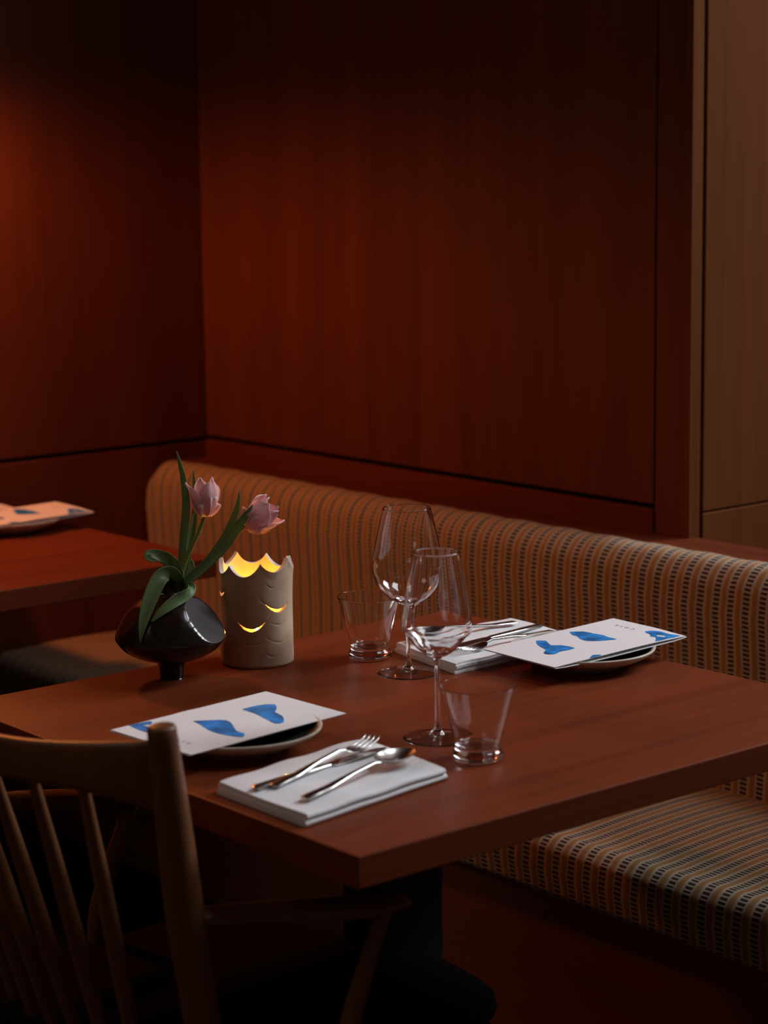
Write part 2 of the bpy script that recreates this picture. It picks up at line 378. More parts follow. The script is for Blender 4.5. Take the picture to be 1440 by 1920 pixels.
def blot(parent, q, f, pix, bulge, holes=None):
    """a flat printed shape: outline given on the card plane"""
    cx, cy, cz, a, tx, ty = q; ca, sa = math.cos(a), math.sin(a)
    P = []
    for (x, y) in pix:
        h = cz
        for _ in range(3):
            p = onz(x, y, h); dx, dy = p.x-cx, p.y-cy; u, v = ca*dx+sa*dy, -sa*dx+ca*dy; h = cz+u*tx+v*ty
        P.append((max(-CW/2+0.0004, min(CW/2-0.0004, u)), max(-CH/2+0.0004, min(CH/2-0.0004, v))))
    P.append(P[0]); pts = [p for p in smoothpath(P, 2)][:-1]
    bm = bmesh.new()
    vs_ = [bm.verts.new(f(float(p[0]), float(p[1]), bulge(p[0]/CW, p[1]/CH)+0.00035)) for p in pts]
    fc = bm.faces.new(vs_); bmesh.ops.triangulate(bm, faces=[fc])
    o = obj('printed_motif', bm, M['ink'], parent); o['label'] = 'blue watercolour motif'
    return o
def text_mesh(parent, f, bulge, u0, v0, size, flip):
    cu = bpy.data.curves.new('wordmark', 'FONT'); cu.body = 'COVE'; cu.size = size; cu.space_character = 2.1; cu.align_x = 'CENTER'; cu.align_y = 'CENTER'
    to = bpy.data.objects.new('wordmark', cu); COL.objects.link(to); bpy.context.view_layer.update()
    me = bpy.data.meshes.new_from_object(to.evaluated_get(bpy.context.evaluated_depsgraph_get())); bpy.data.objects.remove(to)
    s = -1 if flip else 1
    wd = max(v.co.x for v in me.vertices)-min(v.co.x for v in me.vertices)
    for v in me.vertices: v.co.x *= 0.034/wd
    for v in me.vertices:
        u, w_ = u0+s*v.co.x, v0+s*v.co.y
        v.co = f(u, w_, bulge(u/CW, w_/CH)+0.00035)
    o = link('lettering', me, M['text'], parent, False); o['label'] = 'small grey spaced lettering'; return o
C3 = lambda L: [(880+x/3.273, 1130+y/3.273) for x, y in L]
C8 = lambda L: [(1120+x/8, 1150+y/8) for x, y in L]
C4 = lambda L: [(190+x/2.149, 1280+y/2.149) for x, y in L]
qR = (-0.419, 0.729, 0.7790, -0.007, -0.007, 0.022)
qL = (-0.411, 0.146, 0.7775, 3.263-PI, -0.032, -0.008)
bR = lambda u, v: 0.004*max(0, u-0.1)*max(0, v-0.2)*-4
bL = lambda u, v: 0.0
def menu(q, bul, label, blots, flip, tu):
    f = menu_frame(q)
    t = thing('menu', (q[0], q[1], q[2]), label, 'menu', 'white menus with blue motifs')
    sheet('front_leaf', f, M['paper'], t, bul)
    sheet('back_leaf', f, M['paper'], t, lambda u, v: bul(u, v)-0.0012-0.0035*(0.5+(u if flip else -u))*max(0.0, math.cos(v*PI))**0.5, shift=(0.0012 if flip else -0.0012, -0.001 if not flip else 0.001))
    for pix in blots: blot(t, q, f, pix, bul)
    text_mesh(t, f, bul, tu[0], tu[1], 0.0082, flip)
    return t
blR = [C3([(412, 235), (470, 235), (500, 262), (560, 262), (650, 280), (560, 300), (530, 315), (480, 318), (455, 308), (470, 290), (430, 268), (413, 250)]),
       C3([(615, 180), (700, 178), (760, 190), (820, 200), (850, 212), (905, 225), (860, 230), (800, 235), (720, 235), (680, 222), (660, 205), (635, 200)]),
       C8([(715, 275), (780, 263), (870, 262), (970, 275), (1060, 300), (1150, 310), (1245, 322), (1060, 368), (1020, 345), (1015, 328), (900, 318), (892, 330), (910, 342), (1015, 350), (1050, 370), (880, 416), (880, 380), (868, 350), (800, 345), (790, 310), (740, 295)]),
       C3([(757, 322), (800, 320), (818, 328), (760, 347)])]
blL = [C4([(370, 155), (440, 152), (500, 152), (525, 165), (545, 195), (575, 205), (570, 220), (520, 215), (470, 205), (430, 190), (400, 170)]),
       C4([(567, 108), (630, 92), (700, 88), (705, 110), (700, 120), (730, 135), (735, 160), (700, 165), (670, 150), (650, 140), (620, 125)]),
       C4([(105, 170), (150, 164), (200, 156), (200, 168), (165, 172), (200, 182), (200, 204), (150, 190)])]
mR = menu(qR, bR, 'white menu with blue motifs tilted on the plate by the banquette', blR, True, (-0.019, 0.0945))
mL = menu(qL, bL, 'white menu with blue motifs on the plate behind the chair post', blL, False, (0.019, -0.0945))

# ------------------------------------------------------------------ napkins
def make_napkin(corner, label):
    """corner: four (x, y) of the folded napkin: a-b = front edge, d-c = rear edge; folds lie on the a-d side"""
    a, b, c, d = [Vector((*p, 0)) for p in corner]; ctr = (a+b+c+d)/4
    t = thing('napkin', (ctr.x, ctr.y, TZ), label, 'napkin', 'folded white napkins')
    th = 0.0017
    def layer_profile(zs, r_):
        cl = []                              # centre line of a serpentine fold, u from 0 (fold side) to 1
        cl += [(1.0, zs[0])] + [(1-0.97*k/14, zs[0]) for k in range(1, 15)]
        cl += [(0.03-0.02*math.sin(PI*k/6), (zs[0]+zs[1])/2-(zs[1]-zs[0])/2*math.cos(PI*k/6)) for k in range(1, 6)]
        cl += [(0.03+0.955*k/14, zs[1]) for k in range(0, 15)]
        return cl
    bm = bmesh.new()
    def cloth(zs, inset, nv=22):
        cl = layer_profile(zs, 0)
        L_ = (b-a).length
        pts2 = [(u*L_, z) for u, z in cl]
        off = []
        for i, p in enumerate(pts2):
            q0 = pts2[max(i-1, 0)]; q1 = pts2[min(i+1, len(pts2)-1)]
            tx, tz = q1[0]-q0[0], q1[1]-q0[1]; l = math.hypot(tx, tz) or 1; off.append((-tz/l, tx/l))
        loop = [(p[0]+o_[0]*th, p[1]+o_[1]*th) for p, o_ in zip(pts2, off)] + [(p[0]-o_[0]*th, p[1]-o_[1]*th) for p, o_ in reversed(list(zip(pts2, off)))]
        rings = []
        for j in range(nv+1):
            v = inset+(1-2*inset)*j/nv; ring = []
            for (x, z) in loop:
                u = x/L_
                p = a.lerp(b, u).lerp(d.lerp(c, u), v)
                e = 0.0006*math.sin(17*v+5*u+zs[0]*900)*(z/0.01)
                zz = max(0.0003, z*(1.0-0.10*(abs(2*v-1)**6))+e)
                ring.append(bm.verts.new((p.x, p.y, TZ+zz)))
            rings.append(ring)
        n = len(loop)
        for r0, r1 in zip(rings, rings[1:]):
            for k in range(n): bm.faces.new((r0[k], r0[(k+1) % n], r1[(k+1) % n], r1[k]))
        bm.faces.new(rings[0][::-1]); bm.faces.new(rings[-1])
    cloth((0.0019, 0.0055), 0.0); cloth((0.0091, 0.0125), 0.012)
    obj('folded_cloth', bm, M['linen'], t, angle=70)
    return t
nL = make_napkin([(-0.104, 0.018), (-0.262, 0.020), (-0.296, 0.250), (-0.136, 0.236)], 'folded white napkin with cutlery near the front table corner')
# front fold side of the other napkin is its left side
nR = make_napkin([(-0.640, 0.585), (-0.488, 0.560), (-0.500, 0.800), (-0.652, 0.812)], 'folded white napkin with cutlery behind the wine glasses')
NZ = TZ+0.0147

# ------------------------------------------------------------------ cutlery
def frame_bar(bm, stations, ctr, axis, side):
    """stations: (s, half width, half thickness, height) along the axis; rounded-rectangle section"""
    rings = []
    for (s, hw, ht, h) in stations:
        c = ctr + axis*s + Vector((0, 0, h)); ring = []
        for k in range(12):
            a = 2*PI*k/12; x = math.copysign(abs(math.cos(a))**0.6, math.cos(a)); y = math.copysign(abs(math.sin(a))**0.8, math.sin(a))
            ring.append(bm.verts.new(c + side*hw*x + Vector((0, 0, 1))*ht*y))
        rings.append(ring)
    for r0, r1 in zip(rings, rings[1:]):
        for k in range(12): bm.faces.new((r0[k], r0[(k+1) % 12], r1[(k+1) % 12], r1[k]))
    bm.faces.new(rings[0][::-1]); bm.faces.new(rings[-1])
def cutlery(kind, p0, p1, label, z0=NZ+0.002, lift=0.0, group=None):
    """p0 handle end, p1 working end (x, y)"""
    A = Vector((*p0, z0)); Bv = Vector((*p1, z0)); L_ = (Bv-A).length; ax = (Bv-A).normalized(); sd = Vector((-ax.y, ax.x, 0))
    t = thing(kind, A.lerp(Bv, 0.5), label, kind, group)
    hl = 0.55*L_
    bm = bmesh.new()
    tilt = lambda s: lift*(s/L_)
    if kind == 'knife':
        st = [(0, 0.003, 0.0012, 0.0), (0.003, 0.0066, 0.0024, 0.0), (hl*0.5, 0.0062, 0.0026, 0), (hl*0.95, 0.0048, 0.0024, 0), (hl, 0.0044, 0.0018, 0)]
        frame_bar(bm, [(s, a, b, h+tilt(s)) for s, a, b, h in st], A, ax, sd); obj('handle', bm, M['steel'], t, angle=50)
        bm = bmesh.new(); st = [(hl, 0.0044, 0.0014, 0), (hl*1.05, 0.0082, 0.0008, 0), (L_*0.85, 0.0088, 0.0006, 0), (L_*0.95, 0.006, 0.0005, 0), (L_, 0.001, 0.0004, 0)]
        frame_bar(bm, [(s, a, b, h+tilt(s)) for s, a, b, h in st], A, ax, sd); obj('blade', bm, M['steel'], t, angle=50)
    else:
        st = [(0, 0.003, 0.0010, 0.001), (0.003, 0.0074, 0.0018, 0.001), (hl*0.4, 0.0062, 0.0020, 0.002), (hl*0.8, 0.0034, 0.0020, 0.006), (L_*0.64, 0.0028, 0.0019, 0.008), (L_*0.70, 0.0040, 0.0016, 0.006)]
        frame_bar(bm, [(s, a, b, h+tilt(s)) for s, a, b, h in st], A, ax, sd); obj('handle', bm, M['steel'], t, angle=50)
        bm = bmesh.new()
        if kind == 'fork':
            s0 = L_*0.69
            st = [(s0, 0.0038, 0.0014, 0.006), (s0+0.008, 0.0105, 0.0010, 0.003), (s0+0.02, 0.0115, 0.0009, 0.0015)]
            frame_bar(bm, [(s, a, b, h+tilt(s)) for s, a, b, h in st], A, ax, sd); obj('root', bm, M['steel'], t, angle=50)
            for k in range(4):
                bm = bmesh.new(); o_ = (k-1.5)*0.0062
                pts = [A+ax*s+sd*o_+Vector((0, 0, h+tilt(s))) for s, h in ((s0+0.018, 0.0015), (s0+0.035, 0.0018), (s0+0.052, 0.005), (L_, 0.009))]
                tube(bm, pts, [0.0016, 0.0015, 0.0013, 0.0006], 8); obj('tine', bm, M['steel'], t, smooth=True)
        else:
            s0 = L_*0.69; ln = L_-s0; n = 16
            top, bot = [], []
            c0 = A + ax*(s0+ln/2)
            verts = {}
            def pt(r_, a, inner):
                ex = math.cos(a)*r_*ln/2; wy = math.sin(a)*r_*0.0185*(1-0.12*math.cos(a))
                dep = -0.0085*(1-r_*r_)
                return c0 + ax*ex + sd*wy + Vector((0, 0, 0.0075+dep+(0.0009 if inner else 0)+tilt(s0+ln/2)))
            for inner in (0, 1):
                prev = [bm.verts.new(pt(0, 0, inner))]
                for j in range(1, 8):
                    ring = [bm.verts.new(pt(j/7, 2*PI*k/32, inner)) for k in range(32)]
                    for k in range(32):
                        if len(prev) == 1: bm.faces.new((prev[0], ring[k], ring[(k+1) % 32]))
                        else: bm.faces.new((prev[k], ring[k], ring[(k+1) % 32], prev[(k+1) % 32]))
                    prev = ring
                verts[inner] = prev
            for k in range(32): bm.faces.new((verts[0][k], verts[0][(k+1) % 32], verts[1][(k+1) % 32], verts[1][k]))
            obj('bowl', bm, M['steel'], t, angle=60)
    return t
def pz(x, y, z=NZ+0.003): p = onz(x, y, z); return (p.x, p.y)
def ends(h, e, L_):
    """handle end pixel and direction pixel, true length"""
    a, b = Vector(pz(*h)), Vector(pz(*e)); d = (b-a).normalized(); return tuple(a), tuple(a+d*L_)
for kind, h, e, L_, lab, lf in (('knife', (476, 1476), (735, 1396), 0.205, 'steel knife left of the fork on the near napkin', 0.0),
                            ('fork', (512, 1474), (722, 1388), 0.185, 'steel fork on the near napkin', 0.004),
                            ('spoon', (570, 1497), (800, 1408), 0.187, 'steel spoon on the near napkin', 0.003)):
    a, b = ends(h, e, L_); cutlery(kind, a, b, lab, lift=lf, group='cutlery on the near napkin')
for kind, h, e, L_, lab, lf in (('fork', (1037, 1183), (850, 1224), 0.185, 'steel fork on the far napkin, partly beneath the menu', 0.0),
                            ('knife', (1013, 1171), (850, 1215), 0.205, 'steel knife in the middle of the far napkin', 0.003),
                            ('spoon', (967, 1166), (800, 1196), 0.187, 'steel spoon on the far napkin beside the wine glasses', 0.0)):
    a, b = ends(h, e, L_); cutlery(kind, a, b, lab, lift=lf, group='cutlery on the far napkin')

# ------------------------------------------------------------------ glasses
def prof_smooth(pts, n=6): return [(max(0.0, float(p[0])), float(p[1])) for p in smoothpath(pts, n)]
def dense(prof, step=0.0016):
    out = []
    for a, b in zip(prof, prof[1:]):
        n = max(1, int(math.dist(a, b)/step))
        out += [(a[0]+(b[0]-a[0])*k/n, a[1]+(b[1]-a[1])*k/n) for k in range(n)]
    return out+[prof[-1]]
def wine_glass(cx, cy, H, rim, wide, zw, zb, label):
    t = thing('wine_glass', (cx, cy, TZ), label, 'wine glass', 'stemmed wine glasses')
    outer = prof_smooth([(0.0032, zb-0.012), (0.0050, zb-0.003), (0.012, zb+0.001), (wide*0.55, zb+0.0085), (wide*0.83, zb+0.022), (wide*0.98, zw-0.006), (wide, zw+0.002), (wide*0.965, zw+0.018), ((wide*0.965+rim)/2*1.015, (zw+0.018+H)/2), (rim, H)], 6)
    th = 0.0008
    inner = [(max(0, r-th*min(1, 0.4+r/0.03)), z+th*1.5*max(0.0, min(1.0, (zw-z)/(zw-zb)))) for r, z in outer if z > zb+0.0035]
    inner = [(0.0, inner[0][1]-0.0012), (inner[0][0]*0.5, inner[0][1]-0.0009)] + inner
    foot = [(0, 0.0034), (0.010, 0.0031), (0.024, 0.0015), (0.036, 0.0004), (0.0388, 0.0002), (0.0403, 0.0008), (0.0398, 0.0014), (0.036, 0.0017), (0.024, 0.0028), (0.010, 0.0050), (0.0048, 0.010), (0.0031, 0.022), (0.0027, 0.05)]
    full = foot + [(0.0026, zb-0.03)] + outer + [(rim-0.0003, H+0.00045), (rim-0.0007, H+0.00045)] + inner[::-1]
    obj('glass_body', lathe(bmesh.new(), dense(full), cx, cy, TZ, 72), M['glass'], t, smooth=True)
    return t
gA = onz(766, 1262, TZ); gB = onz(821, 1384, TZ)
wine_glass(gA.x, gA.y, 0.2185, 0.0310, 0.0465, 0.138, 0.093, 'wide-bowled clear wine glass standing beside the far tumbler')
wine_glass(gB.x, gB.y, 0.2195, 0.0265, 0.0405, 0.132, 0.098, 'narrower wine glass standing beside the near tumbler')
def tumbler(cx, cy, label):
    t = thing('tumbler', (cx, cy, TZ), label, 'water glass', 'flared water tumblers')
    H = 0.0845
    prof = [(0, 0.0002), (0.024, 0.0002), (0.0275, 0.0012), (0.0292, 0.0045), (0.0294, 0.0075), (0.0280, 0.0108), (0.0252, 0.0132), (0.0248, 0.0150), (0.0258, 0.0195), (0.0300, 0.036), (0.0365, 0.0605), (0.0428, H-0.001), (0.0430, H), (0.04285, H+0.0004), (0.0424, H+0.0004), (0.0422, H), (0.0420, H-0.001), (0.0355, 0.0605), (0.0290, 0.037), (0.0246, 0.0215), (0.0225, 0.0175), (0.018, 0.0162), (0, 0.0155)]
    obj('glass_body', lathe(bmesh.new(), dense(prof), cx, cy, TZ, 72), M['glass'], t, smooth=True); return t
a = onz(694, 1233, TZ); tumbler(a.x, a.y, 'flared water tumbler between lantern and wine glasses')
a = onz(896, 1423, TZ); tumbler(a.x, a.y, 'flared water tumbler nearest the right table edge')

# ------------------------------------------------------------------ lantern
lc = onz(483.5, 1240, TZ); LR, LH = 0.0485, 0.142
right_az = math.atan2(_r[1], _r[0]); toward = right_az - PI/2          # azimuth facing the camera
def az(deg): return toward + math.radians(deg)                        # positive = image right
lt = thing('lantern', (lc.x, lc.y, TZ), 'beige clay candle lantern with scalloped rim and crescent cut-outs', 'lantern')
NS = 7
def rimz(a):
    s = ((math.degrees(a-toward) - 11) / (360/NS)) % 1.0
    return LH - 0.0155*math.sin(PI*s)**0.75 + 0.003*math.sin(2*a+1)
def crescent(a0, z0, half, sag, w, flip=1):
    """closed crescent outline in (angle, z)"""
    up = [(a0+half*(2*k/14-1), z0+sag*(2*k/14-1)**2*flip) for k in range(15)]
    lo = [(a0+half*(2*k/14-1), z0+sag*(2*k/14-1)**2*flip - w*(1-(2*k/14-1)**2)) for k in range(13, 0, -1)]
    return up+lo
slits = [(-6, 0.0545, 25, 0.0115, 0.0040), (41, 0.079, 24, 0.0085, 0.0045), (-72, 0.097, 17, 0.0075, 0.0038), (-62, 0.043, 9, 0.004, 0.0022), (120, 0.08, 22, 0.009, 0.004), (170, 0.06, 22, 0.009, 0.004), (215, 0.09, 20, 0.009, 0.004)]
marks = [(30, 0.108, 14, 0.010, 0.0), (42, 0.058, 20, 0.005, 0.0), (42, 0.034, 26, 0.010, 0.0), (-8, 0.033, 22, 0.004, 0.0), (28, 0.016, 12, 0.006, 0.0)]
def groove(a, z):
    d = 0.0
    for (a0, z0, half, sag, _) in marks:
        t_ = (math.degrees(a-toward)-a0+180) % 360-180
        if abs(t_) < half:
            zz = z0+sag*(t_/half)**2
            d = max(d, math.exp(-((z-zz)/0.0009)**2)*(1-(t_/half)**6)*(0.35+0.65*(0.5-0.5*math.sin(t_*0.3))))
    for (a0, z0, half, sag, w_) in slits:                              # the cuts start as scored lines
        t_ = (math.degrees(a-toward)-a0+180) % 360-180
        if abs(t_) < half*1.45:
            zz = z0+sag*(t_/half)**2
            d = max(d, math.exp(-((z-zz)/0.0010)**2)*0.8)
    return d
bm = bmesh.new(); NA, NZr = 300, 150; outer_, inner_ = [], []
for j in range(NZr+1):
    ro, ri = [], []
    for k in range(NA):
        a_ = 2*PI*k/NA; top_ = rimz(a_); z_ = top_*j/NZr
        lump = 0.0006*math.sin(3*a_+z_*40)+0.0004*math.sin(5*a_-z_*70)
        r_ = LR+lump-0.0007*groove(a_, z_) - (0.003*max(0, 1-z_/0.004)**2) + (0.0010*max(0.0, (z_-top_+0.010)/0.010))
        ro.append(bm.verts.new((lc.x+r_*math.cos(a_), lc.y+r_*math.sin(a_), TZ+z_)))
        if j % 3 == 0:
            zi = 0.006+(top_-0.006)*j/NZr; r2 = LR-0.0046+lump
            ri.append(bm.verts.new((lc.x+r2*math.cos(a_), lc.y+r2*math.sin(a_), TZ+zi if j < NZr else TZ+top_-0.0004)))
    outer_.append(ro)
    if ri: inner_.append(ri)
for R_ in (outer_, inner_):
    for r0, r1 in zip(R_, R_[1:]):
        for k in range(NA): bm.faces.new((r0[k], r0[(k+1) % NA], r1[(k+1) % NA], r1[k]))
for k in range(NA):
    k2 = (k+1) % NA
    f_ = bm.faces.new((outer_[-1][k], outer_[-1][k2], inner_[-1][k2], inner_[-1][k])); f_.material_index = 1
bm.faces.new(outer_[0][::-1]); bm.faces.new(inner_[0])
lan = obj('shell', bm, M['clay'], lt, angle=50); lan.data.materials.append(M['clay_rim'])
cb = bmesh.new()
for (a0, z0, half, sag, w_) in slits:
    out = crescent(math.radians(a0)+toward, z0, math.radians(half), sag, w_)
    lo, hi = [], []
    for (a_, z_) in out:
        lo.append(cb.verts.new((lc.x+0.036*math.cos(a_), lc.y+0.036*math.sin(a_), TZ+z_))); hi.append(cb.verts.new((lc.x+0.056*math.cos(a_), lc.y+0.056*math.sin(a_), TZ+z_)))
    n = len(out)
    for k in range(n): cb.faces.new((lo[k], lo[(k+1) % n], hi[(k+1) % n], hi[k]))
    bmesh.ops.triangulate(cb, faces=[cb.faces.new(lo[::-1]), cb.faces.new(hi)])
cutter = obj('cutter', cb, M['clay'])
md = lan.modifiers.new('cut', 'BOOLEAN'); md.operation = 'DIFFERENCE'; md.object = cutter; md.solver = 'FAST'
bpy.context.view_layer.update()
me2 = bpy.data.meshes.new_from_object(lan.evaluated_get(bpy.context.evaluated_depsgraph_get()))
lan.modifiers.clear(); lan.data = me2; bpy.data.objects.remove(cutter)
ca = thing('candle', (lc.x, lc.y, TZ+0.0062), 'small lit candle glowing inside the clay lantern', 'candle')
obj('cup', lathe(bmesh.new(), [(0, 0), (0.019, 0), (0.0195, 0.001), (0.0195, 0.016), (0.0190, 0.016), (0.0188, 0.001), (0, 0.001)], lc.x, lc.y, TZ+0.0062, 32), M['tin'], ca, angle=40)
obj('wax', lathe(bmesh.new(), [(0, 0.0011), (0.0186, 0.0011), (0.0186, 0.0140), (0.006, 0.0132), (0, 0.0130)], lc.x, lc.y, TZ+0.0062, 32), M['wax'], ca, angle=40)
obj('wick', tube(bmesh.new(), [(lc.x, lc.y, TZ+0.019), (lc.x, lc.y, TZ+0.026)], 0.0006, 6), M['dark'], ca)
obj('flame', lathe(bmesh.new(), prof_smooth([(0, 0), (0.0032, 0.004), (0.0042, 0.009), (0.0025, 0.017), (0, 0.024)], 4), lc.x, lc.y, TZ+0.0265, 16), M['flame'], ca, smooth=True)
cl_ = bpy.data.lights.new('candle_light', 'POINT'); cl_.energy = 0.6; cl_.color = (1.0, 0.56, 0.07); cl_.shadow_soft_size = 0.006
co = bpy.data.objects.new('candle_light', cl_); COL.objects.link(co); co.location = (lc.x, lc.y, TZ+0.062)

# ------------------------------------------------------------------ vase
vc = onz(322, 1271, TZ); VD = float(np.dot(np.array(vc)-CAM, FW))      # depth of the vase
vt = tag(thing('vase', (vc.x, vc.y, TZ), '', 'vase'), 'dark brown glazed faceted vase on a narrow foot', 'vase')
vprof = prof_smooth([(0, 0.0), (0.0145, 0.0), (0.0152, 0.002), (0.0160, 0.010), (0.0180, 0.019), (0.024, 0.0240), (0.043, 0.030), (0.060, 0.0395), (0.0695, 0.0505), (0.0715, 0.0560), (0.0690, 0.0650), (0.0610, 0.0800), (0.0510, 0.0930), (0.0390, 0.1030), (0.0260, 0.1100), (0.0190, 0.1150), (0.0175, 0.1220), (0.0190, 0.1285)], 5)
planes = []
for k, (d_, az_, el) in enumerate(((0.0705, 67, 37), (0.0765, 0, 36), (0.0765, -60, 36), (0.0735, 150, 36), (0.0765, -130, 36))):
    A_ = az(az_); planes.append((math.cos(A_)*math.cos(math.radians(el)), math.sin(A_)*math.cos(math.radians(el)), math.sin(math.radians(el)), d_))
zc = 0.030
def facet(x, y, z):
    r0 = math.hypot(x, y)
    if z < 0.050 or z > 0.112 or r0 < 1e-5: return x, y, z
    s = 1.0
    for (nx, ny, nz, d_) in planes:
        rad = nx*x+ny*y
        if rad > 1e-6: s = min(s, (d_-nz*(z-zc))/rad)
    s = max(s, 0.3); return x*s, y*s, z
fine_prof = []
for p, q in zip(vprof, vprof[1:]):
    for k in range(3): fine_prof.append((p[0]+(q[0]-p[0])*k/3, p[1]+(q[1]-p[1])*k/3))
fine_prof.append(vprof[-1])
inner_v = [(0.0165, 0.1285), (0.0150, 0.122), (0.0160, 0.112), (0.024, 0.105), (0.02, 0.09), (0, 0.085)]
obj('vase_body', lathe(bmesh.new(), fine_prof+inner_v, vc.x, vc.y, TZ, 128, fn=facet), M['vase'], vt, angle=22)

# ------------------------------------------------------------------ tulips
def V3(px, py, dd=0.0): return at(px, py, VD-dd)          # dd metres nearer than the vase's axis
def ribbon(name, ctrl, m, parent, n=8, nw=8, cup=0.25, th=0.0007):
    """ctrl: (px, py, dd, width_px, roll_deg)"""
    pts = smoothpath(ctrl, n); P_ = [V3(p[0], p[1], p[2]) for p in pts]
    view = -Vector(FW); verts, faces, uvs = [], [], []
    N_ = len(pts)
    norms = []
    for i in range(N_):
        t_ = (P_[min(i+1, N_-1)]-P_[max(i-1, 0)]).normalized()
        s_ = t_.cross(view).normalized(); nn = s_.cross(t_).normalized()
        a_ = math.radians(pts[i][4]); sd = s_*math.cos(a_)+nn*math.sin(a_); nr = nn*math.cos(a_)-s_*math.sin(a_)
        w_ = max(0.15, pts[i][3])/1440.0/2
        for k in range(nw+1):
            u = 2*k/nw-1
            verts.append(P_[i]+sd*u*w_*(1-0.12*u*u)+nr*(u*u)*w_*cup)
        norms.append(nr)
    for i in range(N_-1):
        for k in range(nw):
            faces.append((i*(nw+1)+k, i*(nw+1)+k+1, (i+1)*(nw+1)+k+1, (i+1)*(nw+1)+k))
            uvs += [(i/N_, k/nw), (i/N_, (k+1)/nw), ((i+1)/N_, (k+1)/nw), ((i+1)/N_, k/nw)]
    me = bpy.data.meshes.new(name); me.from_pydata([tuple(v) for v in verts], [], faces)
    ul = me.uv_layers.new(name='UVMap'); ul.data.foreach_set('uv', np.array(uvs, np.float32).ravel())
    o = link(name, me, m, parent)
    md = o.modifiers.new('thick', 'SOLIDIFY'); md.thickness = th; md.offset = 0
    return o
def stemtube(ctrl, parent):
    pts = smoothpath(ctrl, 8); bm = bmesh.new()
    tube(bm, [V3(p[0], p[1], p[2]) for p in pts], [max(0.0008, p[3]/1440/2) for p in pts], 12)
    return obj('stem', bm, M['stem'], parent, smooth=True)
def petal(parent, base, axis, side, length, width, open_, tipout, twist=0.0, bulge=1.0, lab=None):
    """one cupped petal: grows from base along axis, pushed out along side"""
    cr = axis.cross(side).normalized(); nl, nw = 16, 12; verts, faces, uvs = [], [], []
    for i in range(nl+1):
        t_ = i/nl
        wv = width/2*(math.sin(PI*min(1.0, t_*0.88+0.06))**0.60)*(1.0 if t_ < 0.82 else 1.0-0.88*((t_-0.82)/0.18)**1.6)
        rad = open_*(math.sin(min(1.0, t_*1.35)*PI/2)**0.8)*bulge*(1-0.30*max(0, t_-0.5)*2*(1-tipout)) + tipout*0.006*(max(0, t_-0.6)/0.4)**2
        for k in range(nw+1):
            u = 2*k/nw-1; th_ = u*wv/max(open_*0.95, 1e-4); th_ = max(-1.35, min(1.35, th_))
            rr = rad
            p = base + axis*(length*t_*(1-0.06*u*u)) + side*(rr*math.cos(th_)-0.0008*math.cos(u*9)*t_) + cr*(rr*math.sin(th_) if rr > wv/1.35 else u*wv)
            p = p + cr*twist*t_*0.01
            verts.append(p)
    for i in range(nl):
        for k in range(nw):
            faces.append((i*(nw+1)+k, i*(nw+1)+k+1, (i+1)*(nw+1)+k+1, (i+1)*(nw+1)+k))
            uvs += [(i/nl*0.6, k/nw*0.35), (i/nl*0.6, (k+1)/nw*0.35), ((i+1)/nl*0.6, (k+1)/nw*0.35), ((i+1)/nl*0.6, k/nw*0.35)]
    me = bpy.data.meshes.new('petal'); me.from_pydata([tuple(v) for v in verts], [], faces)
    ul = me.uv_layers.new(name='UVMap'); ul.data.foreach_set('uv', np.array(uvs, np.float32).ravel())
    o = link('petal', me, M['petal'], parent); md = o.modifiers.new('thick', 'SOLIDIFY'); md.thickness = 0.0008; md.offset = 0
    return o
def bloom(parent, bpx, tpx, dd0, dd1, width, open_, spin, outs):
    b_ = V3(bpx[0], bpx[1], dd0); t_ = V3(tpx[0], tpx[1], dd1); ax = (t_-b_).normalized(); L_ = (t_-b_).length
    e1 = ax.cross(Vector(FW)).normalized(); e2 = ax.cross(e1).normalized()
    for k in range(6):
        a_ = math.radians(spin+60*k); sd = e1*math.cos(a_)+e2*math.sin(a_)
        inn = k % 2
        petal(parent, b_, ax, sd, L_*(1.0-0.10*outs[k]+0.02*inn), width*(0.92 if inn else 1.0), open_*(0.80 if inn else 1.0), outs[k])
neck = (330, 1108)
t1 = tag(thing('tulip', V3(*neck), '', 'flower'), 'upright pale pink tulip, the left one in the dark vase', 'flower', 'pink tulips in the vase')
t2 = tag(thing('tulip', V3(*neck), '', 'flower'), 'leaning pale pink tulip, right one, tipped over the lantern', 'flower', 'pink tulips in the vase')
stemtube([(333, 1125, 0, 12), (338, 1080, 0.004, 12), (352, 1040, 0.006, 10), (372, 1000, 0.006, 8), (384, 966, 0.005, 7)], t1)
bloom(t1, (387, 969), (382, 896), 0.005, 0.006, 0.041, 0.0192, 12, (0.9, 0.0, 0.2, 0.0, 0.9, 0.0))
stemtube([(328, 1128, 0.004, 13), (345, 1092, 0.006, 14), (385, 1058, 0.008, 13), (425, 1018, 0.010, 10), (452, 992, 0.010, 8), (462, 985, 0.010, 8)], t2)
bloom(t2, (461, 988), (516, 947), 0.010, 0.016, 0.048, 0.0225, 75, (0.3, 0.0, 0.6, 0.0, 0.8, 0.0))
ribbon('leaf', [(334, 1120, -0.004, 10, 10), (340, 1070, -0.004, 16, 15), (345, 1010, -0.004, 19, 20), (350, 950, -0.003, 20, 25), (345, 900, 0.0, 15, 30), (337, 868, 0.002, 8, 20), (331, 846, 0.004, 1, 0)], M['leaf'], t1)
ribbon('leaf', [(338, 1110, -0.008, 10, -20), (352, 1040, -0.008, 16, -20), (362, 985, -0.010, 15, -25), (366, 940, -0.010, 11, -25), (364, 905, -0.010, 7, 0), (363, 880, -0.010, 1, 0)], M['leaf'], t1)
